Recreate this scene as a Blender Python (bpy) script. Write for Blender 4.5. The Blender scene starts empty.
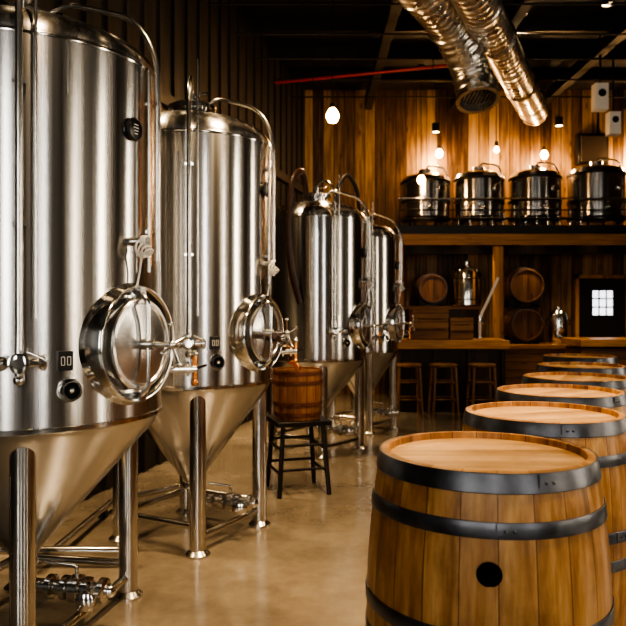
import bpy, math, random
from mathutils import Vector, Matrix
random.seed(7)
PI=math.pi
rad=math.radians
scene=bpy.context.scene
COL=scene.collection

# ---------------------------------------------------------------- materials
class NT:
    def __init__(s,name):
        s.m=bpy.data.materials.new(name); s.m.use_nodes=True
        s.t=s.m.node_tree; s.b=s.t.nodes['Principled BSDF']
    def n(s,typ,**k):
        nd=s.t.nodes.new(typ)
        for a,v in k.items(): setattr(nd,a,v)
        return nd
    def l(s,a,b): s.t.links.new(a,b)
    def math(s,op,a,b=None,c=None):
        nd=s.n('ShaderNodeMath',operation=op)
        for i,v in enumerate((a,b,c)):
            if v is None: continue
            if isinstance(v,(int,float)): nd.inputs[i].default_value=v
            else: s.l(v,nd.inputs[i])
        return nd.outputs[0]
    def ramp(s,fac,stops):
        r=s.n('ShaderNodeValToRGB'); e=r.color_ramp.elements
        while len(e)<len(stops): e.new(0.5)
        for i,(p,c) in enumerate(stops):
            e[i].position=p; e[i].color=(*c,1)
        s.l(fac,r.inputs[0]); return r.outputs[0]
    def noise(s,vec,scale,detail=3,rough=.5):
        n=s.n('ShaderNodeTexNoise'); n.inputs['Scale'].default_value=scale
        n.inputs['Detail'].default_value=detail; n.inputs['Roughness'].default_value=rough
        s.l(vec,n.inputs['Vector']); return n.outputs['Fac']
    def mapping(s,vec,scale):
        m=s.n('ShaderNodeMapping'); m.inputs['Scale'].default_value=scale
        s.l(vec,m.inputs['Vector']); return m.outputs[0]
    def bump(s,h,strength,dist=.01):
        b=s.n('ShaderNodeBump'); b.inputs['Strength'].default_value=strength
        b.inputs['Distance'].default_value=dist
        s.l(h,b.inputs['Height']); s.l(b.outputs[0],s.b.inputs['Normal'])
def plain(name,col,rough=.5,metal=0,noise=.15,scale=20,bump=0.1,spec=.5):
    w=NT(name); tc=w.n('ShaderNodeTexCoord').outputs['Object']
    f=w.noise(tc,scale,4)
    c=w.ramp(f,[(.3,tuple(x*(1-noise) for x in col)),(.7,tuple(min(1,x*(1+noise)) for x in col))])
    w.l(c,w.b.inputs['Base Color'])
    w.l(w.math('MULTIPLY_ADD',f,.15,rough-.07),w.b.inputs['Roughness'])
    w.b.inputs['Metallic'].default_value=metal
    w.b.inputs['Specular IOR Level'].default_value=spec
    if bump: w.bump(f,bump,.003)
    return w.m
def emis(name,col,st):
    w=NT(name); w.b.inputs['Base Color'].default_value=(*col,1)
    w.b.inputs['Emission Color'].default_value=(*col,1); w.b.inputs['Emission Strength'].default_value=st
    return w.m
def wood(name,dark,mid,light,mode='x',width=.14,grain='z',rough=.45,gap=.03,gapdark=.25,N=26,gs=1.0,knots=True,spec=.4,rw=.28,stain=0):
    w=NT(name); tc=w.n('ShaderNodeTexCoord').outputs['Object']
    sp=w.n('ShaderNodeSeparateXYZ'); w.l(tc,sp.inputs[0])
    if mode=='ang':
        u=w.math('MULTIPLY',w.math('ARCTAN2',sp.outputs[1],sp.outputs[0]),N/(2*PI))
    else:
        u=w.math('DIVIDE',sp.outputs['xyz'.index(mode)],width)
    idx=w.math('FLOOR',u); fr=w.math('SUBTRACT',u,idx)
    wn=w.n('ShaderNodeTexWhiteNoise',noise_dimensions='1D'); w.l(w.math('ADD',idx,3.37),wn.inputs['W'])
    rnd=wn.outputs['Value']
    sc={'x':(1.2,16,16),'y':(16,1.2,16),'z':(16,16,1.2)}[grain]
    off=w.n('ShaderNodeVectorMath',operation='ADD'); w.l(w.mapping(tc,sc),off.inputs[0])
    cmb=w.n('ShaderNodeCombineXYZ'); 
    for i in range(3): w.l(w.math('MULTIPLY',rnd,37.),cmb.inputs[i])
    w.l(cmb.outputs[0],off.inputs[1])
    g=w.noise(off.outputs[0],1.6*gs,6,.65)
    g2=w.noise(off.outputs[0],.35*gs,2)
    gm=w.n('ShaderNodeMapRange'); w.l(g,gm.inputs[0]); gm.inputs[1].default_value=.32; gm.inputs[2].default_value=.68
    gg=gm.outputs[0]
    f=w.math('ADD',w.math('MULTIPLY',gg,.34),w.math('MULTIPLY',rnd,rw))
    f=w.math('ADD',f,w.math('MULTIPLY',g2,.62-rw))
    f=w.math('ADD',f,.05)
    c=w.ramp(f,[(.25,dark),(.52,mid),(.8,light)])
    edge=w.math('ABSOLUTE',w.math('SUBTRACT',fr,.5))
    gp=w.math('GREATER_THAN',edge,.5-gap)
    mx=w.n('ShaderNodeMixRGB',blend_type='MULTIPLY'); w.l(gp,mx.inputs[0]); w.l(c,mx.inputs[1])
    mx.inputs[2].default_value=(gapdark,gapdark*.85,gapdark*.7,1)
    out=mx.outputs[0]
    if stain:
        st=w.noise(w.mapping(tc,(5,5,3)),1.0,5,.65)
        sr=w.n('ShaderNodeMapRange'); w.l(st,sr.inputs[0]); sr.inputs[1].default_value=.46; sr.inputs[2].default_value=.68
        m3=w.n('ShaderNodeMixRGB',blend_type='MULTIPLY'); w.l(w.math('MULTIPLY',sr.outputs[0],stain),m3.inputs[0]); w.l(out,m3.inputs[1])
        m3.inputs[2].default_value=(.42,.31,.21,1); out=m3.outputs[0]
    if knots:
        v=w.n('ShaderNodeTexVoronoi'); v.inputs['Scale'].default_value=1.0
        sc2={'x':(2.2,7,7),'y':(7,2.2,7),'z':(7,7,2.2)}[grain]
        w.l(w.mapping(tc,sc2),v.inputs['Vector'])
        k=w.n('ShaderNodeMapRange'); w.l(v.outputs['Distance'],k.inputs[0]); k.inputs[1].default_value=.16; k.inputs[2].default_value=.05
        m2=w.n('ShaderNodeMixRGB',blend_type='MULTIPLY'); w.l(w.math('MULTIPLY',k.outputs[0],.75),m2.inputs[0]); w.l(out,m2.inputs[1])
        m2.inputs[2].default_value=(.25,.15,.08,1); out=m2.outputs[0]
    w.l(out,w.b.inputs['Base Color'])
    w.l(w.math('MULTIPLY_ADD',g,.25,rough-.12),w.b.inputs['Roughness'])
    w.b.inputs['Specular IOR Level'].default_value=spec
    w.bump(w.math('SUBTRACT',w.math('MULTIPLY',g,.4),gp),.5,.004)
    return w.m
def steel(name,col=(.62,.6,.57),r0=.16,r1=.34,aniso=.7,wave=.5,streak=True):
    w=NT(name); tc=w.n('ShaderNodeTexCoord').outputs['Object']
    w.b.inputs['Metallic'].default_value=1
    if streak:
        a=w.noise(w.mapping(tc,(24,24,.08)),1.0,3,.6)
        c=w.ramp(a,[(.3,tuple(x*.8 for x in col)),(.7,tuple(min(1,x*1.08) for x in col))])
        w.l(c,w.b.inputs['Base Color'])
        mr=w.n('ShaderNodeMapRange'); w.l(a,mr.inputs[0]); mr.inputs[1].default_value=.35; mr.inputs[2].default_value=.65
        mr.inputs[3].default_value=r0; mr.inputs[4].default_value=r1; w.l(mr.outputs[0],w.b.inputs['Roughness'])
    else:
        a=w.noise(w.mapping(tc,(.6,.6,.6)),1.0,2,.5)
        c=w.ramp(a,[(.3,tuple(x*.95 for x in col)),(.7,tuple(min(1,x*1.05) for x in col))])
        w.l(c,w.b.inputs['Base Color']); w.b.inputs['Roughness'].default_value=r0
    if aniso:
        w.b.inputs['Anisotropic'].default_value=aniso; w.b.inputs['Anisotropic Rotation'].default_value=.25
        t=w.n('ShaderNodeTangent',direction_type='RADIAL',axis='Z'); w.l(t.outputs[0],w.b.inputs['Tangent'])
    if wave:
        wv=w.noise(w.mapping(tc,(4,4,.03)),1.0,1,.4)
        w.bump(wv,wave,.012)
    return w.m

M={}
M['steel']=steel('brushed_steel',(.62,.61,.59),.2,.28,.8,.35)
M['cone']=steel('cone_steel',(.60,.60,.60),.24,.3,.6,0,False)
M['door']=steel('manway_steel',(.62,.61,.59),.24,.3,0,0,False)
M['kettle']=steel('kettle_steel',(.5,.48,.45),.15,.25,.6,.5)
M['chrome']=plain('polished_steel',(.68,.67,.64),.14,1,.05,10,0)
M['pipe']=plain('pipe_steel',(.62,.6,.56),.2,1,.06,10,0)
M['duct']=plain('duct_metal',(.66,.64,.6),.28,1,.1,5,.0)
M['hoop']=plain('galvanized_hoop',(.13,.135,.15),.36,.95,.3,14,.2)
M['black']=plain('black_paint',(.012,.011,.01),.45,0,.2,20,0)
M['hole']=plain('hole_shade',(.004,.003,.002),.95,0,.2,20,0,0)
M['blackmetal']=plain('black_metal',(.03,.027,.025),.4,.6,.2,20,0)
M['dial']=plain('dark_glass',(.015,.017,.02),.12,0,.1,10,0)
M['white']=plain('white_plastic',(.75,.73,.68),.4,0,.05,10,0)
M['red']=plain('red_paint',(.35,.02,.015),.4,0,.1,10,0)
M['rubber']=plain('brown_rubber',(.06,.028,.016),.4,0,.2,20,.1)
M['copper']=plain('copper_fitting',(.75,.33,.12),.25,1,.1,20,0)
M['rust']=plain('rusty_pipe',(.12,.045,.025),.5,.3,.3,20,.1)
M['stave']=wood('barrel_stave_wood',(.12,.046,.013),(.39,.19,.062),(.66,.39,.155),'ang',N=22,rough=.36,gap=.015,gapdark=.3,rw=.3,stain=.8)
M['head']=wood('barrel_head_wood',(.33,.185,.072),(.57,.36,.16),(.74,.52,.28),'y',.085,'x',.36,.015,.5,rw=.22,stain=.45)
M['cask']=wood('dark_cask_wood',(.05,.02,.008),(.12,.055,.02),(.2,.1,.04),'x',.07,'y',.4,.03,.3)
M['caskst']=wood('dark_cask_stave',(.05,.02,.008),(.12,.055,.02),(.2,.1,.04),'ang',N=24)
M['bucket']=wood('bucket_wood',(.08,.03,.012),(.19,.08,.028),(.30,.14,.055),'ang',N=16)
M['wall']=wood('wall_plank_wood',(.045,.021,.009),(.20,.112,.047),(.50,.32,.15),'x',.17,'z',.5,.03,.15,gs=.8,rw=.52)
M['fascia']=wood('fascia_wood',(.25,.12,.04),(.45,.23,.08),(.6,.34,.13),'z',.3,'x',.4,.01,.5)
M['bartop']=wood('bar_top_wood',(.28,.13,.04),(.5,.26,.09),(.65,.38,.15),'y',.2,'x',.3,.01,.5)
M['crate']=wood('crate_wood',(.1,.045,.015),(.22,.11,.04),(.34,.18,.07),'z',.12,'x',.5,.04,.2)
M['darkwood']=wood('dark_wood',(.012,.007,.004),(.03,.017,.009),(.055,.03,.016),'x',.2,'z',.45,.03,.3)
M['stoolwood']=wood('stool_wood',(.08,.036,.014),(.19,.09,.035),(.28,.15,.06),'x',.1,'y',.4,.02,.5)
M['post']=wood('post_wood',(.25,.11,.035),(.48,.24,.08),(.62,.34,.13),'x',.5,'z',.4,.0,.5)
M['bulb']=emis('bulb_glow',(1,.55,.2),40)
M['lens']=emis('lamp_lens',(1,.72,.4),20)
M['pane']=emis('window_pane_glow',(.9,.93,1),1.6)
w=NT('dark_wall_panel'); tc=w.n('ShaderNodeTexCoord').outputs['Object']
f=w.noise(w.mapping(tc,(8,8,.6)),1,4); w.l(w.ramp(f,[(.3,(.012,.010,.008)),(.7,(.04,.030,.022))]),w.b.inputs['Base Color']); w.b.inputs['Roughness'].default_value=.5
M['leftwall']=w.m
M['ceil']=plain('dark_ceiling',(.014,.012,.011),.6,0,.3,3,.1)
M['beam']=plain('dark_beam',(.022,.018,.015),.5,.2,.3,5,.1)
M['plaster']=plain('dark_brown_plaster',(.05,.033,.02),.7,0,.2,4,.1)
w=NT('polished_concrete'); tc=w.n('ShaderNodeTexCoord').outputs['Object']
a=w.noise(tc,.9,6,.6); b=w.noise(tc,9,6,.7); f=w.math('ADD',w.math('MULTIPLY',a,.7),w.math('MULTIPLY',b,.3))
w.l(w.ramp(f,[(.3,(.12,.098,.072)),(.5,(.22,.183,.135)),(.7,(.33,.28,.21))]),w.b.inputs['Base Color'])
mr=w.n('ShaderNodeMapRange'); w.l(a,mr.inputs[0]); mr.inputs[1].default_value=.3; mr.inputs[2].default_value=.7; mr.inputs[3].default_value=.12; mr.inputs[4].default_value=.3
w.l(mr.outputs[0],w.b.inputs['Roughness']); w.bump(b,.05,.003); w.b.inputs['Specular IOR Level'].default_value=.8
w.b.inputs['Coat Weight'].default_value=.35; w.b.inputs['Coat Roughness'].default_value=.14
M['floor']=w.m

# ---------------------------------------------------------------- mesh builder
class MB:
    def __init__(s): s.v=[]; s.f=[]; s.mi=[]; s.mats=[]
    def add(s,vs,fs,mat,T=None):
        if mat not in s.mats: s.mats.append(mat)
        k=s.mats.index(mat); o=len(s.v)
        for v in vs:
            v=Vector(v); s.v.append(T@v if T else v)
        for f in fs: s.f.append([i+o for i in f]); s.mi.append(k)
        return s
    def lathe(s,prof,mat,T=None,seg=48,close=True,hf=None):
        vs=[];fs=[];n=len(prof)
        for j in range(seg):
            a=2*PI*j/seg
            for i,(r,h) in enumerate(prof):
                x,y=r*math.cos(a),r*math.sin(a)
                vs.append((x,y,h+(hf(i,x,y) if hf else 0)))
        for j in range(seg):
            k=(j+1)%seg
            for i in range(n-1):
                fs.append([j*n+i,k*n+i,k*n+i+1,j*n+i+1])
        if close:
            for i in (0,n-1):
                if prof[i][0]>1e-3:
                    c=[j*n+i for j in range(seg)]
                    fs.append(c[::-1] if i==0 else c)
        return s.add(vs,fs,mat,T)
    def cyl(s,r,z0,z1,mat,T=None,seg=24,bev=0):
        p=[(r,z0),(r,z1)] if not bev else [(r-bev,z0),(r,z0+bev),(r,z1-bev),(r-bev,z1)]
        return s.lathe(p,mat,T,seg)
    def box(s,c,d,mat,T=None):
        x,y,z=c; a,b,e=[q/2 for q in d]
        vs=[(x+i*a,y+j*b,z+k*e) for i in(-1,1) for j in(-1,1) for k in(-1,1)]
        fs=[[0,1,3,2],[4,6,7,5],[0,4,5,1],[2,3,7,6],[0,2,6,4],[1,5,7,3]]
        return s.add(vs,fs,mat,T)
    def torus(s,R,r,mat,T=None,seg=40,ms=10):
        vs=[];fs=[]
        for i in range(seg):
            a=2*PI*i/seg
            for j in range(ms):
                b=2*PI*j/ms; q=R+r*math.cos(b); vs.append((q*math.cos(a),q*math.sin(a),r*math.sin(b)))
        for i in range(seg):
            for j in range(ms):
                fs.append([i*ms+j,((i+1)%seg)*ms+j,((i+1)%seg)*ms+(j+1)%ms,i*ms+(j+1)%ms])
        return s.add(vs,fs,mat,T)
    def sphere(s,c,r,mat,T=None,sz=1.0,seg=16):
        n=10; prof=[(max(r*math.sin(PI*i/n),1e-5),-r*sz*math.cos(PI*i/n)) for i in range(n+1)]
        TT=Matrix.Translation(c); 
        if T: TT=T@TT
        return s.lathe(prof,mat,TT,seg,False)
    def tube(s,pts,r,mat,T=None,fil=.06,seg=12,rf=None):
        P=[Vector(p) for p in pts]; path=[P[0]]
        for i in range(1,len(P)-1):
            a=(P[i-1]-P[i]); b=(P[i+1]-P[i]); d=min(fil,a.length*.48,b.length*.48)
            A=P[i]+a.normalized()*d; B=P[i]+b.normalized()*d
            for k in range(7):
                t=k/6; path.append((1-t)**2*A+2*t*(1-t)*P[i]+t*t*B)
        path.append(P[-1])
        if rf:
            pp=[]
            for i in range(len(path)-1):
                L=(path[i+1]-path[i]).length; m=max(1,int(L/.02))
                for k in range(m): pp.append(path[i].lerp(path[i+1],k/m))
            pp.append(path[-1]); path=pp
        t0=(path[1]-path[0]).normalized(); up=Vector((0,0,1)) if abs(t0.z)<.9 else Vector((1,0,0))
        nrm=t0.cross(up).normalized(); vs=[];fs=[]; dist=0
        for i,p in enumerate(path):
            if i: dist+=(p-path[i-1]).length
            t=(path[min(i+1,len(path)-1)]-path[max(i-1,0)]).normalized()
            nrm=(nrm-t*nrm.dot(t)).normalized(); bn=t.cross(nrm)
            rr=rf(dist) if rf else r
            for j in range(seg):
                a=2*PI*j/seg; vs.append(p+nrm*math.cos(a)*rr+bn*math.sin(a)*rr)
        for i in range(len(path)-1):
            for j in range(seg):
                fs.append([i*seg+j,i*seg+(j+1)%seg,(i+1)*seg+(j+1)%seg,(i+1)*seg+j])
        fs.append(list(range(seg))); fs.append([(len(path)-1)*seg+j for j in range(seg)][::-1])
        return s.add(vs,fs,mat,T)
    def obj(s,name,parent=None,bev=0,ang=35):
        me=bpy.data.meshes.new(name); me.from_pydata([tuple(v) for v in s.v],[],s.f)
        for m in s.mats: me.materials.append(M[m])
        me.polygons.foreach_set('material_index',s.mi); me.validate(); me.update()
        import bmesh
        bm=bmesh.new(); bm.from_mesh(me); bmesh.ops.recalc_face_normals(bm,faces=bm.faces); bm.to_mesh(me); bm.free()
        me.shade_smooth(); me.set_sharp_from_angle(angle=rad(ang))
        o=bpy.data.objects.new(name,me); COL.objects.link(o)
        if parent: o.parent=parent
        if bev:
            m=o.modifiers.new('bev','BEVEL'); m.width=bev; m.segments=2; m.limit_method='ANGLE'
        return o
def empty(name,loc=(0,0,0),rot=(0,0,0)):
    e=bpy.data.objects.new(name,None); e.location=loc; e.rotation_euler=rot; e.empty_display_size=.2; COL.objects.link(e); return e
def axisT(p,d):
    d=Vector(d).normalized(); return Matrix.Translation(p)@d.to_track_quat('Z','Y').to_matrix().to_4x4()

# ---------------------------------------------------------------- room shell
H=5.0
def slab(name,pts,z0,z1,mat):
    n=len(pts); b=MB(); vs=[(x,y,z0) for x,y in pts]+[(x,y,z1) for x,y in pts]
    fs=[list(range(n))[::-1],[n+i for i in range(n)]]+[[i,(i+1)%n,n+(i+1)%n,n+i] for i in range(n)]
    return b.add(vs,fs,mat).obj(name)
WL=lambda y:-.13-(11.5-y)*.243      # left wall x at depth y
XR=6.5; YF=-3.5; YB=11.5
outline=[(WL(YF)-.2,YF-.2),(XR+.2,YF-.2),(XR+.2,YB+.2),(WL(YB)-.2,YB+.2)]
slab('floor',outline,-.1,0,'floor')
slab('ceiling',outline,H,H+.1,'ceil')
b=MB(); b.box((3.1,YB+.1,H/2),(6.9,.2,H),'wall'); b.obj('wall_back')
e=MB()
L=math.hypot(15,15*.243); ang=math.atan2(15,15*.243)
TL=Matrix.Translation((WL(YF),YF,0))@Matrix.Rotation(ang,4,'Z')
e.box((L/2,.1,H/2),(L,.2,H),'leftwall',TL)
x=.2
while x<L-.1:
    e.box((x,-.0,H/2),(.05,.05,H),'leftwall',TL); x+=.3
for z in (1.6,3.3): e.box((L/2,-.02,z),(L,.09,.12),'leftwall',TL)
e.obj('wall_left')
def wall_open(name,axis,pos,a0,a1,ops,mat,th=.2):
    b=MB()
    def pc(u0,u1,z0,z1):
        if u1-u0<1e-3: return
        c=((u0+u1)/2,pos,(z0+z1)/2); d=(u1-u0,th,z1-z0)
        if axis=='y': c=(c[1],c[0],c[2]); d=(d[1],d[0],d[2])
        b.box(c,d,mat)
    u=a0
    for (o0,o1,z0,z1) in ops:
        pc(u,o0,0,H); pc(o0,o1,0,z0); pc(o0,o1,z1,H); u=o1
    pc(u,a1,0,H); return b.obj(name)
frontops=[(-3.1,-2.5,.6,4.0),(-.2,.25,.6,4.0),(3.2,3.7,.6,4.0)]  # unseen windows added, kept narrow so the tanks reflect vertical bands
rightops=[(-1.6,-1.1,.6,4.0),(1.6,2.2,.6,4.0),(5.6,6.1,.6,4.0)]
wall_open('wall_front','x',YF-.1,WL(YF)-.2,XR,frontops,'plaster')
wall_open('wall_right','y',XR+.1,YF-.2,YB,rightops,'plaster')
wi=1
def area(name,loc,rot,sx,sy,p,col):
    l=bpy.data.lights.new(name,'AREA'); l.shape='RECTANGLE'; l.size=sx; l.size_y=sy; l.energy=p; l.color=col
    o=bpy.data.objects.new(name,l); o.location=loc; o.rotation_euler=rot; COL.objects.link(o); return o
FILL_COL=(1,.95,.88)
for ax,ops,pos in (('x',frontops,YF-.1),('y',rightops,XR+.1)):  # frames of the added windows, each with an area lamp outside
    for (o0,o1,z0,z1) in ops:
        b=MB(); c=(o0+o1)/2; W=o1-o0; hz=(z0+z1)/2; T=Matrix.Translation((c,pos,0)) if ax=='x' else Matrix.Translation((pos,c,0))@Matrix.Rotation(PI/2,4,'Z')
        for s_ in (-1,1): b.box((s_*(W/2-.025),0,hz),(.05,.1,z1-z0),'blackmetal',T)
        for z in (z0+.025,z1-.025): b.box((0,0,z),(W-.1,.1,.05),'blackmetal',T)
        for k in range(1,4): b.box((0,0,z0+(z1-z0)*k/4),(W-.1,.06,.03),'blackmetal',T)
        b.obj('window_%d'%wi); 
        if ax=='x': area('window_fill_%d'%wi,(c,pos-.15,hz),(rad(90),0,0),W,z1-z0,135*W,FILL_COL)
        else: area('window_fill_%d'%wi,(pos+.15,c,hz),(rad(90),0,rad(90)),W,z1-z0,150*W,(1,.85,.66))
        wi+=1
b=MB()
for i in range(10):
    yy=2.0+i*.95
    b.box(((WL(yy)+XR)/2,yy,H-.09),(XR-WL(yy)-.02,.06,.17),'beam')
b.obj('ceiling_joists')
b=MB()
for x in (.9,2.3,3.7,5.1): b.box((x,6.5,H-.26),(.12,9.9,.16),'beam')
for i in range(6): b.tube([(WL(6.5+i*.8)+.05,6.5+i*.8,H-.42),(XR-.1,6.5+i*.8,H-.42)],.012,'beam')
b.obj('ceiling_beams')

# ---------------------------------------------------------------- fermentation tanks
def frame(th,R,z):
    th=rad(th); n=Vector((math.cos(th),math.sin(th),0)); up=Vector((0,0,1)); x=up.cross(n)
    m=Matrix((x,up,n)).transposed().to_4x4(); m.translation=n*R+Vector((0,0,z)); return m
def pol(th,r,z): return (r*math.cos(rad(th)),r*math.sin(rad(th)),z)
def tank(cx,cy,R,hatch,legs,pa,pb,zs=.96,zt=2.4,hz=1.26,tag=-54,side=-24,bz=2.12,bot=-10,hr=.25):
    E=empty('fermentation_tank',(cx,cy,0))
    s=MB()
    prof=[(R,zs)]+[(R,zs+(zt-zs)*i/6) for i in range(1,7)]
    for i in range(1,17):
        t=PI/2*i/16; prof.append((max(R*math.cos(t)**.75,.12) if i<16 else .12,zt+.19*math.sin(t)))
    s.lathe(prof,'steel',seg=128,close=False)
    s.obj('shell',E,ang=50)
    s=MB(); s.lathe([(R-.002,zs+.008),(R+.004,zs+.004),(R+.004,zs-.012),(R-.012,zs-.02)],'chrome',seg=128,close=False)
    s.lathe([(R+.001,zt-.008),(R+.003,zt-.004),(R+.003,zt+.004),(R-.002,zt+.012)],'chrome',seg=128,close=False)
    s.obj('seam_ring',E)
    s=MB(); s.lathe([(R-.006,zs-.01),(R-.02,zs-.05),(.075,.36),(.055,.33),(.055,.28)],'cone',seg=128,close=False); s.obj('cone_bottom',E,ang=60)
    s=MB(); zz=zt+.19
    s.lathe([(.12,zz-.02),(.12,zz+.05),(.15,zz+.05),(.15,zz+.075),(.12,zz+.09),(.0,zz+.11)],'chrome'); 
    s.cyl(.03,zz+.09,zz+.16,'chrome'); s.tube([(.0,0,zz+.15),(.10,-.05,zz+.15)],.01,'chrome')
    s.obj('top_port',E)
    s=MB()
    for a in legs:
        x,y,_=pol(a,R*.87,0); T=Matrix.Translation((x,y,0))
        s.cyl(.046,.03,zs-.005,'pipe',T,28); s.lathe([(.07,0),(.07,.012),(.05,.03),(.03,.05)],'pipe',T)
    for i in range(len(legs)):
        a,c=legs[i],legs[(i+1)%len(legs)]
        s.tube([pol(a,R*.87,.16 if i else .10),pol(c,R*.87,.16 if i else .10)],.02,'pipe')
    s.obj('legs',E)
    s=MB(); d=Vector(pol(bot,1,0)); end=d*.36+Vector((0,0,.2))
    s.tube([(0,0,.34),(0,0,.2),tuple(end)],.032,'pipe',fil=.07)
    def ferr(q,dr,r=.052,t=.02): s.lathe([(r*.7,-t),(r,-t*.6),(r,t*.6),(r*.7,t)],'chrome',axisT(q,dr),24)
    s.lathe([(.05,-.02),(.062,-.01),(.062,.01),(.05,.02)],'chrome',Matrix.Translation((0,0,.30)))
    for k in (.13,.2,.3,.37): ferr(d*k+Vector((0,0,.2)),d)
    s.lathe([(.04,-.03),(.058,-.02),(.058,.02),(.04,.03)],'pipe',axisT(d*.25+Vector((0,0,.2)),d),24)
    s.tube([tuple(d*.25+Vector((0,0,.25))),tuple(d*.25+Vector((0,0,.3))),tuple(d*.12+Vector((0,-.04,.32)))],.009,'pipe',fil=.02)
    s.tube([tuple(d*.33+Vector((0,0,.2))),tuple(d*.33+Vector((0,-.12,.2)))],.02,'pipe'); ferr(d*.33+Vector((0,-.12,.2)),(0,1,0),.04)
    s.sphere(tuple(d*.40+Vector((0,0,.2))),.03,'chrome')
    s.obj('outlet_valve',E)
    T=frame(hatch,R,hz); s=MB()
    sad=lambda x:(math.sqrt(max(R*R-x*x,0))-R)
    prof=[(hr+.012,-.004),(hr+.004,.012),(hr,.032),(hr-.006,.040),(hr-.014,.040),(hr-.020,.034),(hr-.024,.006),(hr-.055,.004)]
    wt=[1,.9,0,0,0,0,1,1]
    s.lathe(prof,'chrome',T,96,False,hf=lambda i,x,y:wt[i]*sad(x))
    s.obj('manway_collar',E,ang=50)
    dr=hr-.052
    s=MB(); s.lathe([(dr-.01,-.07),(dr-.01,.02),(dr,.024),(dr,.046),(dr-.006,.052),(dr-.02,.052),(dr-.024,.046),(dr-.032,.046),(dr*.55,.056),(dr*.25,.060),(.0,.061)],'door',T,96,False)
    s.obj('manway_door',E,ang=30)
    s=MB(); s.tube([(-.008,-dr-.025,.04),(-.008,-dr+.01,.085),(-.008,dr-.01,.085),(-.008,dr+.025,.04)],.010,'chrome',T,.04)
    s.box((0,dr+.028,.03),(.035,.035,.05),'chrome',T); s.box((0,-dr-.028,.03),(.035,.035,.05),'chrome',T)
    s.cyl(.022,.06,.11,'chrome',T); s.cyl(.011,.1,.2,'chrome',T)
    s.sphere((0,0,.19),.019,'chrome',T)
    for a in (20,110,200,290):
        q=(.085*math.cos(rad(a)),.085*math.sin(rad(a)),.205); s.tube([(0,0,.19),q],.006,'chrome',T); s.sphere(q,.011,'chrome',T)
    s.obj('manway_handwheel',E)
    s=MB()
    s.tube([(0,0,zz+.05),(0,0,zz+.17),pol(pa,R*.55,zz+.19),pol(pa,R+.05,zz+.06),pol(pa,R+.05,hz+.03)],.013,'pipe',fil=.13)
    s.tube([pol(pa+5,R+.045,zt+.38),pol(pa+5,R+.045,hz+.1)],.006,'pipe',fil=.1)
    for z in (1.7,2.2): 
        s.box((0,0,.025),(.045,.013,.055),'chrome',frame(pa,R,z))
    s.tube([pol(pb,.08,zz+.06),pol(pb,R*.35,zz+.12),pol(pb,R*.9,zz+.03),pol(pb,R+.04,zz-.14),pol(pb,R+.04,1.6)],.013,'pipe',fil=.12)
    s.tube([pol(pb-5,R+.03,zt-.02),pol(pb-5,R+.03,1.55)],.007,'pipe'); s.tube([pol(pb-3,R+.025,zt-.1),pol(pb-3,R+.025,1.58)],.005,'copper')
    for z in (1.72,2.25): s.box((0,0,.02),(.055,.013,.05),'chrome',frame(pb,R,z))
    s.obj('cip_pipes',E)
    s=MB(); T=frame(pa,R,hz-.05)
    s.cyl(.02,-.02,.1,'chrome',T); 
    for h in (.03,.08): s.lathe([(.025,h-.01),(.036,h-.006),(.036,h+.006),(.025,h+.01)],'chrome',T,20)
    s.tube([(-.06,0,.06),(.075,0,.06)],.015,'chrome',T); s.lathe([(.018,0),(.029,.008),(.029,.02),(.018,.028)],'chrome',T@axisT((.065,0,.06),(1,0,0)),20)
    s.lathe([(.018,0),(.026,.008),(.026,.02),(.018,.03)],'chrome',T@axisT((-.07,0,.06),(1,0,0)),20)
    s.tube([(0,-.06,.06),(0,.09,.06)],.013,'chrome',T); s.sphere((0,-.06,.06),.02,'chrome',T)
    s.tube([(.03,.04,.08),(.085,.015,.10)],.005,'chrome',T)
    s.obj('sample_valve',E)
    s=MB(); T=frame(hatch+32,R,hz-.13)
    s.cyl(.018,-.02,.16,'chrome',T,16)
    for h in (.03,.07,.12): s.lathe([(.02,h-.008),(.034,h-.005),(.034,h+.005),(.02,h+.008)],'chrome',T,20)
    s.tube([(0,-.06,.15),(0,.07,.15)],.012,'copper',T); s.sphere((0,.07,.15),.017,'chrome',T); s.sphere((0,-.06,.15),.016,'copper',T)
    s.tube([(0,0,.15),(-.05,.02,.2)],.006,'blackmetal',T)
    s.obj('coupling_valve',E)
    s=MB(); T=frame(tag,R,hz-.05); s.box((0,0,.008),(.052,.07,.03),'black',T)
    for ux in (-.011,.011):
        for c,dd in (((ux,.015),(.012,.003)),((ux,-.015),(.012,.003)),((ux-.006,0),(.003,.03)),((ux+.006,0),(.003,.03))):
            s.box((c[0],c[1],.0245),(dd[0],dd[1],.002),'white',T)
    s.obj('number_tag',E,.003)
    s=MB(); T=frame(tag+2,R,hz-.16); s.lathe([(.043,-.02),(.043,.02),(.037,.03),(.03,.03),(.028,.022)],'chrome',T,32,False); s.cyl(.029,0,.02,'dial',T,32); s.sphere((0,0,.02),.012,'chrome',T)
    s.obj('sight_port',E)
    s=MB(); T=frame(side,R,bz); s.lathe([(.042,-.01),(.045,.012),(.04,.018),(.0,.019)],'dial',T,32); s.torus(.043,.004,'blackmetal',T@Matrix.Translation((0,0,.012)),32)
    for k in range(4): s.box((0,.018-.012*k,.0195),(.03-.006*abs(k-1),.003,.002),'white',T)
    s.obj('badge',E)
    s=MB(); T=frame(side,R,1.67)
    s.cyl(.018,-.02,.08,'chrome',T); s.cyl(.024,.05,.075,'white',T,20,.004)
    for k in range(4): s.torus(.032-.003*k,.004,'white',T@Matrix.Translation((.004*k-.01,-.03-.006*k,.05+.008*k))@Matrix.Rotation(.3*k,4,'X'),24,6)
    s.tube([(0,-.02,.05),(.01,-.12,.03),(-.02,-.25,.02)],.004,'white',T)
    s.obj('temperature_probe',E)
    return E
tank(-1.26,3.05,.585,-24,[-68,45,115,-140],-69,-12,hr=.235)
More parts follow.
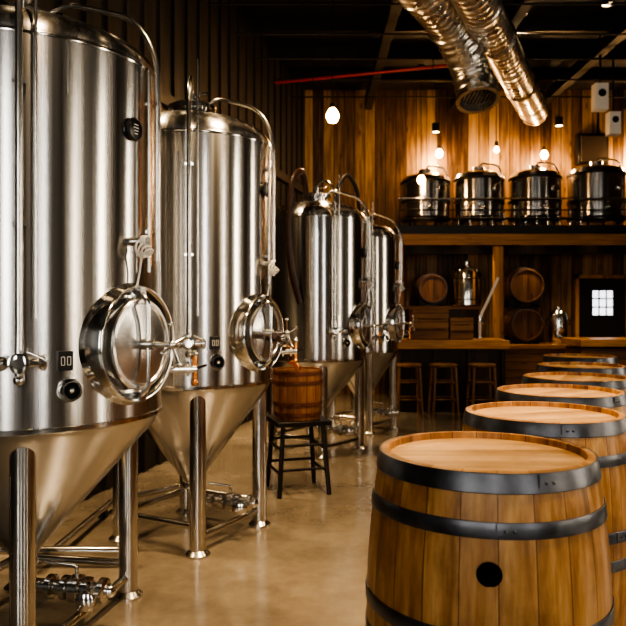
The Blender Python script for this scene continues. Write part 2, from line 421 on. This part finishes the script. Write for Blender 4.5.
tank(-.76,4.4,.50,-28,[-76,18,105,-160],-82,-16,tag=-66,side=-21,hr=.225)
T3=tank(.03,7.0,.50,-24,[-82,2,100,-170],-72,-14,zs=.92,zt=2.27,hz=1.24,tag=-58,side=-22,bz=1.95,hr=.225)
T4=tank(.575,8.2,.42,-24,[-82,2,100,-170],-85,-16,zs=.92,zt=2.2,hz=1.24,tag=-58,side=-22,bz=1.9,hr=.22)

E=empty('floor_transfer_pipes')
b=MB()
b.tube([(-1.9,3.8,.09),(-.95,3.8,.09)],.022,'pipe'); b.tube([(-1.45,3.7,.06),(-1.4,4.9,.06),(-.9,5.4,.06)],.02,'pipe')
for p in ((-1.8,3.8),(-1.0,3.8)): b.box((p[0],p[1],.034),(.05,.05,.068),'blackmetal')
for p in ((-1.44,3.95),(-1.41,4.7)): b.box((p[0],p[1],.022),(.05,.05,.044),'blackmetal')
b.obj('pipes',E)

# ---------------------------------------------------------------- wooden barrels
def barrel(loc,rot=(0,0,0),r0=.318,rb=.362,h=.972,sm='stave',hm='head',bung=True,name='wooden_barrel'):
    E=empty(name,loc,rot)
    R=lambda z:r0+(rb-r0)*(1-((z-h/2)/(h/2))**2)
    b=MB(); n=22; p=[(r0-.028,h-.035),(r0-.024,h-.002),(r0-.018,h)]+[(R(h-.003-(h-.006)*i/n)-(.003 if i in(0,n) else 0),h-.003-(h-.006)*i/n) for i in range(n+1)]+[(r0-.022,0),(r0-.03,.035)]
    b.lathe(p,sm,seg=96,close=False); b.obj('staves',E)
    b=MB(); b.lathe([(0.0001,h-.022),(r0-.024,h-.022)],hm,seg=72,close=False); b.lathe([(.0001,.03),(r0-.024,.03)],hm,seg=72,close=False); b.obj('heads',E)
    b=MB()
    hs=((h-.055,.052),(h-.168,.042),(h-.453,.042),(.005,.052),(.128,.042),(.412,.042)) if h>.8 else ((h-.049,.045),(h-.165,.036),(.005,.045),(.128,.036))
    for z0,w in hs:
        R0,R1=R(z0),R(z0+w); t=.0045
        b.lathe([(R0-.004,z0),(R0+t-.001,z0),(R0+t,z0+.002),(R1+t,z0+w-.002),(R1+t-.001,z0+w),(R1-.004,z0+w)],'hoop',seg=96,close=False)
        a=random.choice((-95,-75,-110)) 
        for da in (0,2.5):
            q=pol(a+da*1.5,R(z0+w/2)+t,z0+w/2); b.sphere(q,.005,'hoop',seg=8)
        b.box((0,0,0),(.004,.004,w*.9),'hoop',Matrix.Translation(pol(a-4,R(z0+w/2)+t,z0+w/2))@Matrix.Rotation(rad(a-4),4,'Z'))
    b.obj('hoops',E)
    if bung:
        T=frame(-102,R(.715),.715); b=MB(); b.lathe([(.033,.0022),(.020,.003),(.0001,.0035)],'hole',T,28,False); b.obj('bung_hole',E)  # flat black disc: shade of an uncut hole, painted on the stave
    return E
barrel((.528,2.15,0))
for i,(x,y) in enumerate(((.97,2.95),(1.31,3.72),(1.68,4.48),(2.06,5.38),(2.46,6.45))):
    barrel((x,y,0),(0,0,.4*i+.3))

# ---------------------------------------------------------------- stool with bucket
def stool(name,x,y,h,w,mat,seatmat,rot=0,square=True):
    E=empty(name,(x,y,0),(0,0,rot)); b=MB()
    s=w/2
    if square: b.box((0,0,h-.02),(w,w,.04),seatmat)
    else: b.cyl(s,h-.04,h,seatmat,None,32,.01)
    b.obj('seat',E,.006)
    b=MB(); t=.036; k=s-.03
    for i in(-1,1):
        for j in(-1,1):
            b.tube([(i*k*.86,j*k*.86,h-.04),(i*k*1.08,j*k*1.08,0)],t/2,mat,seg=8)
    b.obj('legs',E)
    b=MB()
    for z in (h*.3,h*.62):
        q=k*(1.08-.22*z/h)
        for i in (-1,1): b.tube([(i*q,-q,z),(i*q,q,z)],.011,mat); b.tube([(-q,i*q,z+.03),(q,i*q,z+.03)],.011,mat)
    b.obj('rungs',E)
stool('wooden_stool',-.12,5.42,.56,.42,'blackmetal','blackmetal',.3)
E=empty('wooden_bucket',(-.12,5.42,.561))
b=MB(); b.lathe([(.0001,.0),(.175,.0),(.195,.2),(.185,.38),(.17,.38),(.17,.365),(.0001,.365)],'bucket',seg=48,close=False); b.obj('body',E)
b=MB()
for z,r in ((.03,.179),(.11,.189),(.27,.1935),(.34,.189)): b.lathe([(r,z),(r+.004,z),(r+.004,z+.025),(r,z+.025)],'rust',seg=48,close=False)
b.tube([(0,0,.36),(0,0,.4),(-.05,-.03,.44)],.02,'copper',fil=.03); b.sphere((-.05,-.03,.44),.03,'copper')
b.obj('hoops',E)
E=empty('transfer_hose')
b=MB(); b.tube([(-.22,4.0,1.25),(-.18,4.3,1.2),(-.17,4.75,1.22),(-.18,5.2,1.12),(-.17,5.36,1.02)],.018,'rubber',fil=.15)
b.lathe([(.02,-.03),(.034,-.02),(.034,.02),(.02,.03)],'chrome',axisT((-.18,4.3,1.2),(.1,1,0))); b.lathe([(.02,-.03),(.032,-.02),(.032,.02),(.02,.03)],'copper',axisT((-.18,5.1,1.15),(0,1,-.2)))
b.obj('hose',E)
OF=Matrix.Translation((-.07,-7.0,0))
b=MB(); b.tube([(-.02,6.75,2.5),(-.06,6.55,2.72),(-.15,6.42,2.6),(-.19,6.4,2.1),(-.16,6.42,1.75),(-.08,6.47,1.45)],.035,'rubber',OF,fil=.25,rf=lambda d:.028+.005*math.sin(d*6)); b.obj('hanging_hose',T3)
OF=Matrix.Translation((-.575,-8.2,0))
b=MB(); b.tube([(.28,7.95,2.25),(.26,7.9,2.75),(.38,7.9,2.95),(.5,8.0,2.8),(.56,8.15,2.4)],.025,'black',OF,fil=.15); b.obj('gooseneck_hose',T4)

# ---------------------------------------------------------------- bar, mezzanine & back
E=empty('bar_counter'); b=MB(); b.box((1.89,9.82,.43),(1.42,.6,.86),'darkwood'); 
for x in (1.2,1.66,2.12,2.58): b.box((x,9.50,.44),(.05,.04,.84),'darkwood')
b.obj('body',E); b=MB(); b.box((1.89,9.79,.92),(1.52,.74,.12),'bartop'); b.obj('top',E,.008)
E=empty('bar_counter'); b=MB(); b.box((5.0,9.82,.43),(2.7,.6,.86),'crate'); b.obj('body',E); b=MB(); b.box((5.0,9.79,.94),(2.8,.74,.1),'bartop'); b.obj('top',E,.008)
for x in (1.24,1.70,2.2): stool('bar_stool',x,9.12,.69,.36,'stoolwood','stoolwood',0,False)
E=empty('back_counter'); b=MB(); b.box((3.3,10.95,.4),(1.3,.8,.8),'crate'); b.box((3.3,10.93,.83),(1.36,.86,.06),'bartop'); b.obj('cabinet',E,.005)
E=empty('back_bar_cabinet'); b=MB(); b.box((1.85,11.0,.7),(1.3,.85,1.4),'darkwood'); b.box((1.85,10.98,1.42),(1.36,.9,.05),'crate'); b.obj('cabinet',E,.005)
for (x,w,h) in ((1.62,.5,.42),(2.05,.32,.30)):
    E=empty('wooden_crate',(x,9.82,.982)); b=MB()
    for k in range(3):
        z=h*(k+.5)/3
        for s_ in (-1,1): b.box((0,s_*.17,z),(w,.02,h/3-.015),'crate'); b.box((s_*(w/2-.01),0,z),(.02,.32,h/3-.015),'crate')
    for i in (-1,1):
        for j in (-1,1): b.box((i*(w/2-.03),j*.15,h/2),(.04,.025,h),'crate')
    b.box((0,0,h-.02),(w-.04,.32,.015),'crate'); b.box((0,0,.01),(w-.04,.32,.02),'crate')
    b.obj('slats',E)
def lying(x,y,z,r,L):
    E=barrel((x,y,z),(rad(90),0,0),r*.86,r,L,'caskst','cask',False,'aging_cask')
    b=MB()
    for yy in (L*.25,L*.75):
        for s_ in(-1,1): b.box((s_*r*.6,-r*.9,yy),(.1,.14,.05),'blackmetal',Matrix.Identity(4))
        b.box((0,-r-.005,yy),(r*1.5,.02,.05),'blackmetal')
    b.obj('cradle',E)
lying(1.85,11.35,1.447+.265,.25,.6)
lying(3.28,11.3,.862+.295,.28,.6); 
lying(3.28,11.3,1.157+.28+.02+.3,.3,.6)
E=empty('steel_keg_tank',(2.36,10.75,1.446)); b=MB(); b.lathe([(.2,0),(.22,.02),(.22,.5),(.2,.55),(.1,.6),(.05,.62),(.05,.68),(.0001,.68)],'chrome',seg=48)
for z in (.1,.42): b.torus(.222,.008,'blackmetal',Matrix.Translation((0,0,z)))
b.obj('body',E)
E=empty('beer_tap_tower',(2.35,9.87,.982)); b=MB(); b.cyl(.05,0,.02,'chrome'); b.tube([(0,0,0),(0,0,.3),(.1,0,.5),(.26,0,.86)],.02,'white',fil=.1); b.cyl(.03,.25,.33,'chrome'); b.tube([(.02,-.02,.3),(.02,-.12,.28),(.02,-.14,.2)],.012,'chrome',fil=.03); b.obj('tower',E)
E=empty('coffee_urn',(3.78,10.8,.862)); b=MB(); b.lathe([(.12,0),(.13,.02),(.13,.04),(.12,.05),(.135,.1),(.135,.42),(.12,.47),(.05,.53),(.03,.53),(.03,.57),(.0001,.58)],'chrome',seg=40); b.tube([(0,-.13,.12),(0,-.2,.12),(0,-.2,.08)],.012,'chrome',fil=.02)
for s_ in (-1,1): b.tube([(s_*.13,0,.3),(s_*.18,0,.3),(s_*.18,0,.38),(s_*.13,0,.38)],.008,'blackmetal',fil=.02)
b.obj('body',E)
# mezzanine
E=empty('mezzanine_platform'); b=MB()
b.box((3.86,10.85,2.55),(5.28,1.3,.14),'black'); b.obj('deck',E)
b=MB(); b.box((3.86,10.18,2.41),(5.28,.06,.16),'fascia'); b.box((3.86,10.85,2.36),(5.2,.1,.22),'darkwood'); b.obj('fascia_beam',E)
b=MB()
for x in (1.3,2.2,3.1,4.0,4.9,5.8): b.box((x,10.85,2.42),(.08,1.25,.12),'darkwood')
b.obj('under_joists',E)
E=empty('mezzanine_railing'); b=MB()
for z in (2.72,2.85,3.02): b.tube([(1.25,10.25,z),(6.45,10.25,z)],.012,'pipe' if z>3 else 'blackmetal')
for x in (1.27,2.15,3.03,3.9,4.85,5.7,6.4): b.tube([(x,10.25,2.62),(x,10.25,3.02)],.014,'blackmetal')
b.obj('rails',E)
for i,x in enumerate((1.26,2.72,5.35)):
    E=empty('support_post',(x,10.29,0)); b=MB(); b.box((0,0,1.16),(.13,.13,2.32),'post'); b.box((0,0,.02),(.16,.16,.04),'blackmetal')
    b.obj('post',E,.006)
for i,(x,r,h) in enumerate(((1.74,.37,.86),(2.57,.38,.9),(3.44,.39,.92),(4.39,.42,.98),(5.35,.42,.98))):
    E=empty('brew_kettle',(x,10.86,2.625)); b=MB()
    b.lathe([(r-.03,.1),(r,.13),(r,h-.12)],'kettle',seg=64,close=False)
    b.lathe([(r,h-.12),(r-.03,h-.06),(r*.6,h-.01),(.1,h+.02),(.1,h+.07),(.0001,h+.08)],'cone',seg=64,close=False); b.lathe([(.0001,.1),(r-.03,.1)],'steel',seg=64,close=False); b.obj('vessel',E)
    b=MB()
    for z in (.16,.42,h-.14): b.lathe([(r-.002,z-.02),(r+.012,z-.02),(r+.012,z+.02),(r-.002,z+.02)],'blackmetal',seg=64,close=False)
    for a in (-130,-50,50,130): b.tube([pol(a,r*.85,0),pol(a,r*.85,.14)],.022,'blackmetal')
    b.obj('bands',E)
    b=MB(); T=frame(-90,r,.3); b.cyl(.02,-.02,.06,'chrome',T,16); b.sphere((0,0,.06),.028,'chrome',T)
    b.lathe([(.06,-.02),(.06,.02),(.05,.03),(.0001,.032)],'chrome',frame(-60,r,.6),24)
    b.tube([(0,0,h+.05),(.05,0,h+.14),(r*.8,0,h+.10),(r+.01,0,h-.1),(r+.01,0,.4)],.014,'pipe',fil=.06)
    b.obj('fittings',E)
E=empty('pump_manifold',(3.0,10.33,2.622)); b=MB()
b.tube([(-.9,0,.12),(1.0,0,.12)],.016,'chrome')
for k in range(12):
    x=-.85+k*.165; b.cyl(.014,0,.12+.08*(k%3),'chrome',Matrix.Translation((x,0,0)),12); b.sphere((x,0,.14+.08*(k%3)),.024,'chrome' if k%4 else 'copper',seg=10)
b.obj('manifold',E)
E=empty('door_1',(4.73,11.47,0)); b=MB(); b.box((0,0,.95),(.76,.05,1.9),'black'); 
for s_ in(-1,1): b.box((s_*.41,0,.98),(.06,.06,1.96),'post')
b.box((0,0,1.93),(.88,.06,.06),'post'); b.cyl(.02,0,.06,'chrome',axisT((.3,-.02,.95),(0,-1,0)),16); b.obj('leaf',E)
b=MB(); b.box((0,-.028,1.5),(.34,.01,.40),'pane')
for s_ in (-1,1): b.box((s_*.18,-.035,1.5),(.03,.02,.46),'black')
for s_ in (-.06,.06): b.box((s_,-.036,1.5),(.018,.018,.42),'black')
for z in (1.29,1.43,1.57,1.71): b.box((0,-.036,z),(.36,.018,.02),'black')
b.obj('window',E)

# ---------------------------------------------------------------- ducts, pipes, overhead
def rib(r): return lambda d: r+(.010 if (d%.12)<.04 else 0)+(.016 if (d%.9)<.06 else 0)
E=empty('ventilation_duct'); b=MB()
b.tube([(-.3,4.3,4.47),(1.46,7.5,4.47),(1.76,7.9,4.15),(1.84,7.88,3.84)],.21,'duct',fil=.38,seg=40,rf=rib(.21))
T=axisT((1.84,7.88,3.87),(.05,-.35,-1)); b.lathe([(.2,-.06),(.235,-.05),(.235,.0),(.22,.03),(.22,.10),(.245,.12),(.245,.15),(.2,.15),(.19,.02)],'duct',T,40,False); b.cyl(.19,.05,.06,'black',T,32)
for k in range(9): b.box((-.16+.04*k,0,.13),(.006,.3*math.sqrt(max(.02,1-((k-4)/4.6)**2)),.01),'duct',T)
for p in ((.3,5.38),(1.1,6.84)): b.tube([(p[0],p[1],4.6),(p[0],p[1],H)],.008,'blackmetal')
b.obj('duct',E,ang=60)
E=empty('ventilation_duct'); b=MB(); b.tube([(.55,4.6,4.45),(3.45,10.9,4.45)],.2,'duct',seg=40,rf=rib(.2))
for p in ((1.0,5.58),(2.0,7.75),(3.0,9.92)): b.tube([(p[0],p[1],4.6),(p[0],p[1],H)],.008,'blackmetal')
b.obj('duct',E,ang=60)
E=empty('sprinkler_pipe'); b=MB(); b.tube([(-.5,9.35,4.42),(1.95,8.6,4.42)],.02,'red'); 
for p in ((0.0,9.2),(1.5,8.74)): b.tube([(p[0],p[1],4.44),(p[0],p[1],H)],.006,'blackmetal'); b.torus(.028,.008,'blackmetal',axisT((p[0],p[1],4.42),(1,-.3,0)),20,6)
b.obj('pipe',E)
for x,z,s_ in ((3.69,4.12,1),(3.86,3.78,.85)):
    E=empty('hanging_speaker',(x,9.0,z)); b=MB(); b.box((0,0,0),(.17*s_,.14,.34*s_),'white'); b.cyl(.05*s_,0,.01,'blackmetal',axisT((0,-.07,.04),(0,-1,0)))
    b.obj('cabinet',E,.015); b=MB(); b.tube([(0,0,.1),(0,0,H-z)],.014,'blackmetal'); b.cyl(.04,H-z-.03,H-z,'blackmetal'); b.obj('rod',E)
E=empty('electrical_panel',(4.55,11.42,4.0)); b=MB(); b.box((0,0,0),(.5,.14,.5),'blackmetal'); b.box((0,-.08,0),(.42,.02,.42),'plaster'); b.tube([(.1,0,.25),(.1,0,1.0)],.02,'blackmetal'); b.obj('box',E,.01)

def pt(loc,e,col=(1,.62,.3),r=.04):
    l=bpy.data.lights.new('lamp','POINT'); l.energy=e; l.color=col; l.shadow_soft_size=r
    o=bpy.data.objects.new('lamp_light',l); o.location=loc; COL.objects.link(o); return o
def spot(loc,to,e,col=(1,.71,.41),ang=80,blend=.6,r=.05):
    l=bpy.data.lights.new('spot','SPOT'); l.energy=e; l.color=col; l.spot_size=rad(ang); l.spot_blend=blend; l.shadow_soft_size=r
    o=bpy.data.objects.new('spot_light',l); o.location=loc; d=Vector(to)-Vector(loc); o.rotation_euler=d.to_track_quat('-Z','Y').to_euler(); COL.objects.link(o); return o
def pendant(x,y,z,e,r=.05):
    E=empty('pendant_lamp',(x,y,z)); b=MB(); b.tube([(0,0,.1),(0,0,H-z)],.006,'blackmetal'); b.cyl(.03,.06,.14,'blackmetal'); b.cyl(.05,H-z-.02,H-z,'blackmetal'); b.obj('cord',E)
    b=MB(); b.lathe([(.0001,-r),(r*.6,-r*.8),(r,-.0),(r*.85,r*.6),(.022,r*1.4)],'bulb',seg=20,close=False); b.obj('bulb',E)
    pt((x,y,z-r-.04),e)
pendant(.21,7.5,3.46,45,.072)
pendant(2.02,11.2,3.88,40,.06); pendant(3.70,11.2,3.86,40,.06); pendant(1.6,10.35,3.3,8,.06); pendant(5.2,11.2,3.85,40,.06); pendant(2.95,11.25,3.95,8,.04)
def can(x,y,z,e,to=None,ang=85):
    E=empty('ceiling_spotlight',(x,y,z)); b=MB(); b.lathe([(.06,.0),(.065,.14),(.05,.15),(.0001,.15)],'blackmetal',seg=24,close=False); b.lathe([(.0001,.012),(.058,.012)],'lens',seg=24,close=False)
    if H-z>.16: b.tube([(0,0,.14),(0,0,H-z)],.01,'blackmetal')
    b.obj('can',E); spot((x,y,z-.01),to or (x,y,0),e,ang=ang)
can(2.45,8.2,4.85,120)
can(1.95,11.1,4.2,20,(1.95,11.45,3.0),90); can(3.9,11.1,4.3,20,(3.9,11.45,3.0),90)
can(.55,3.4,4.5,560,(.1,4.1,0),62); can(.9,6.6,4.5,280,(.8,6.3,0),70)  # added spots above the frame, brightening the aisle floor
can(1.6,1.9,4.5,330,(.8,2.6,.9),48); can(2.9,4.6,4.5,220,(1.8,4.4,.9),56); can(3.2,7.6,4.7,130)  # added spots to light the barrel row and right side
can(-.2,1.4,4.5,150,(-1.0,3.1,1.0),60)  # added spot above the frame, aimed at the first tank
can(-1.15,5.7,4.5,260,(-.1,7.0,1.2),45); can(-1.75,3.9,4.5,160,(-.9,4.4,1.4),50)  # added spots to brighten the left sides of the tanks
def fill_sconce(y,e,z=2.35):  # added lamp low on the left wall, brightens tank edges by reflection
    x=WL(y)+.13; E=empty('added_wall_lamp',(x,y,z)); b=MB(); b.lathe([(.05,-.1),(.06,-.08),(.06,.1),(.0001,.12)],'blackmetal',seg=24,close=False); b.lathe([(.0001,-.085),(.055,-.085)],'lens',seg=20,close=False)
    b.box((-.085,0,0),(.07,.04,.06),'blackmetal'); b.obj('shade',E); spot((x+.02,y,z-.12),(x+.25,y,0),e,ang=125,blend=.8)
fill_sconce(9.6,150); fill_sconce(8.0,170); fill_sconce(5.75,100); fill_sconce(3.9,60)
def under(x,y,e):
    E=empty('recessed_downlight',(x,y,2.475)); b=MB(); b.cyl(.05,-.02,.0,'blackmetal'); b.lathe([(.0001,-.021),(.04,-.021)],'lens',seg=20,close=False); b.obj('trim',E); spot((x,y,2.44),(x,y,0),e,ang=110,blend=.8)
for x in (1.7,2.45,3.4,4.35,5.3): under(x,10.55,38)

wd=bpy.data.worlds.new('world'); scene.world=wd; wd.use_nodes=True
bg=wd.node_tree.nodes['Background']; bg.inputs[0].default_value=(.9,.8,.7,1); bg.inputs[1].default_value=.1

cam=bpy.data.cameras.new('camera'); co=bpy.data.objects.new('camera',cam); COL.objects.link(co)
co.location=(0,0,1.4); co.rotation_euler=(rad(90),0,0); cam.sensor_width=36; cam.lens=36*700/626; cam.shift_y=-4/626
cam.dof.use_dof=True; cam.dof.focus_distance=3.0; cam.dof.aperture_fstop=4.0
scene.camera=co
scene.view_settings.view_transform='AgX'
try: scene.view_settings.look='AgX - High Contrast'
except: pass
scene.view_settings.exposure=0.3
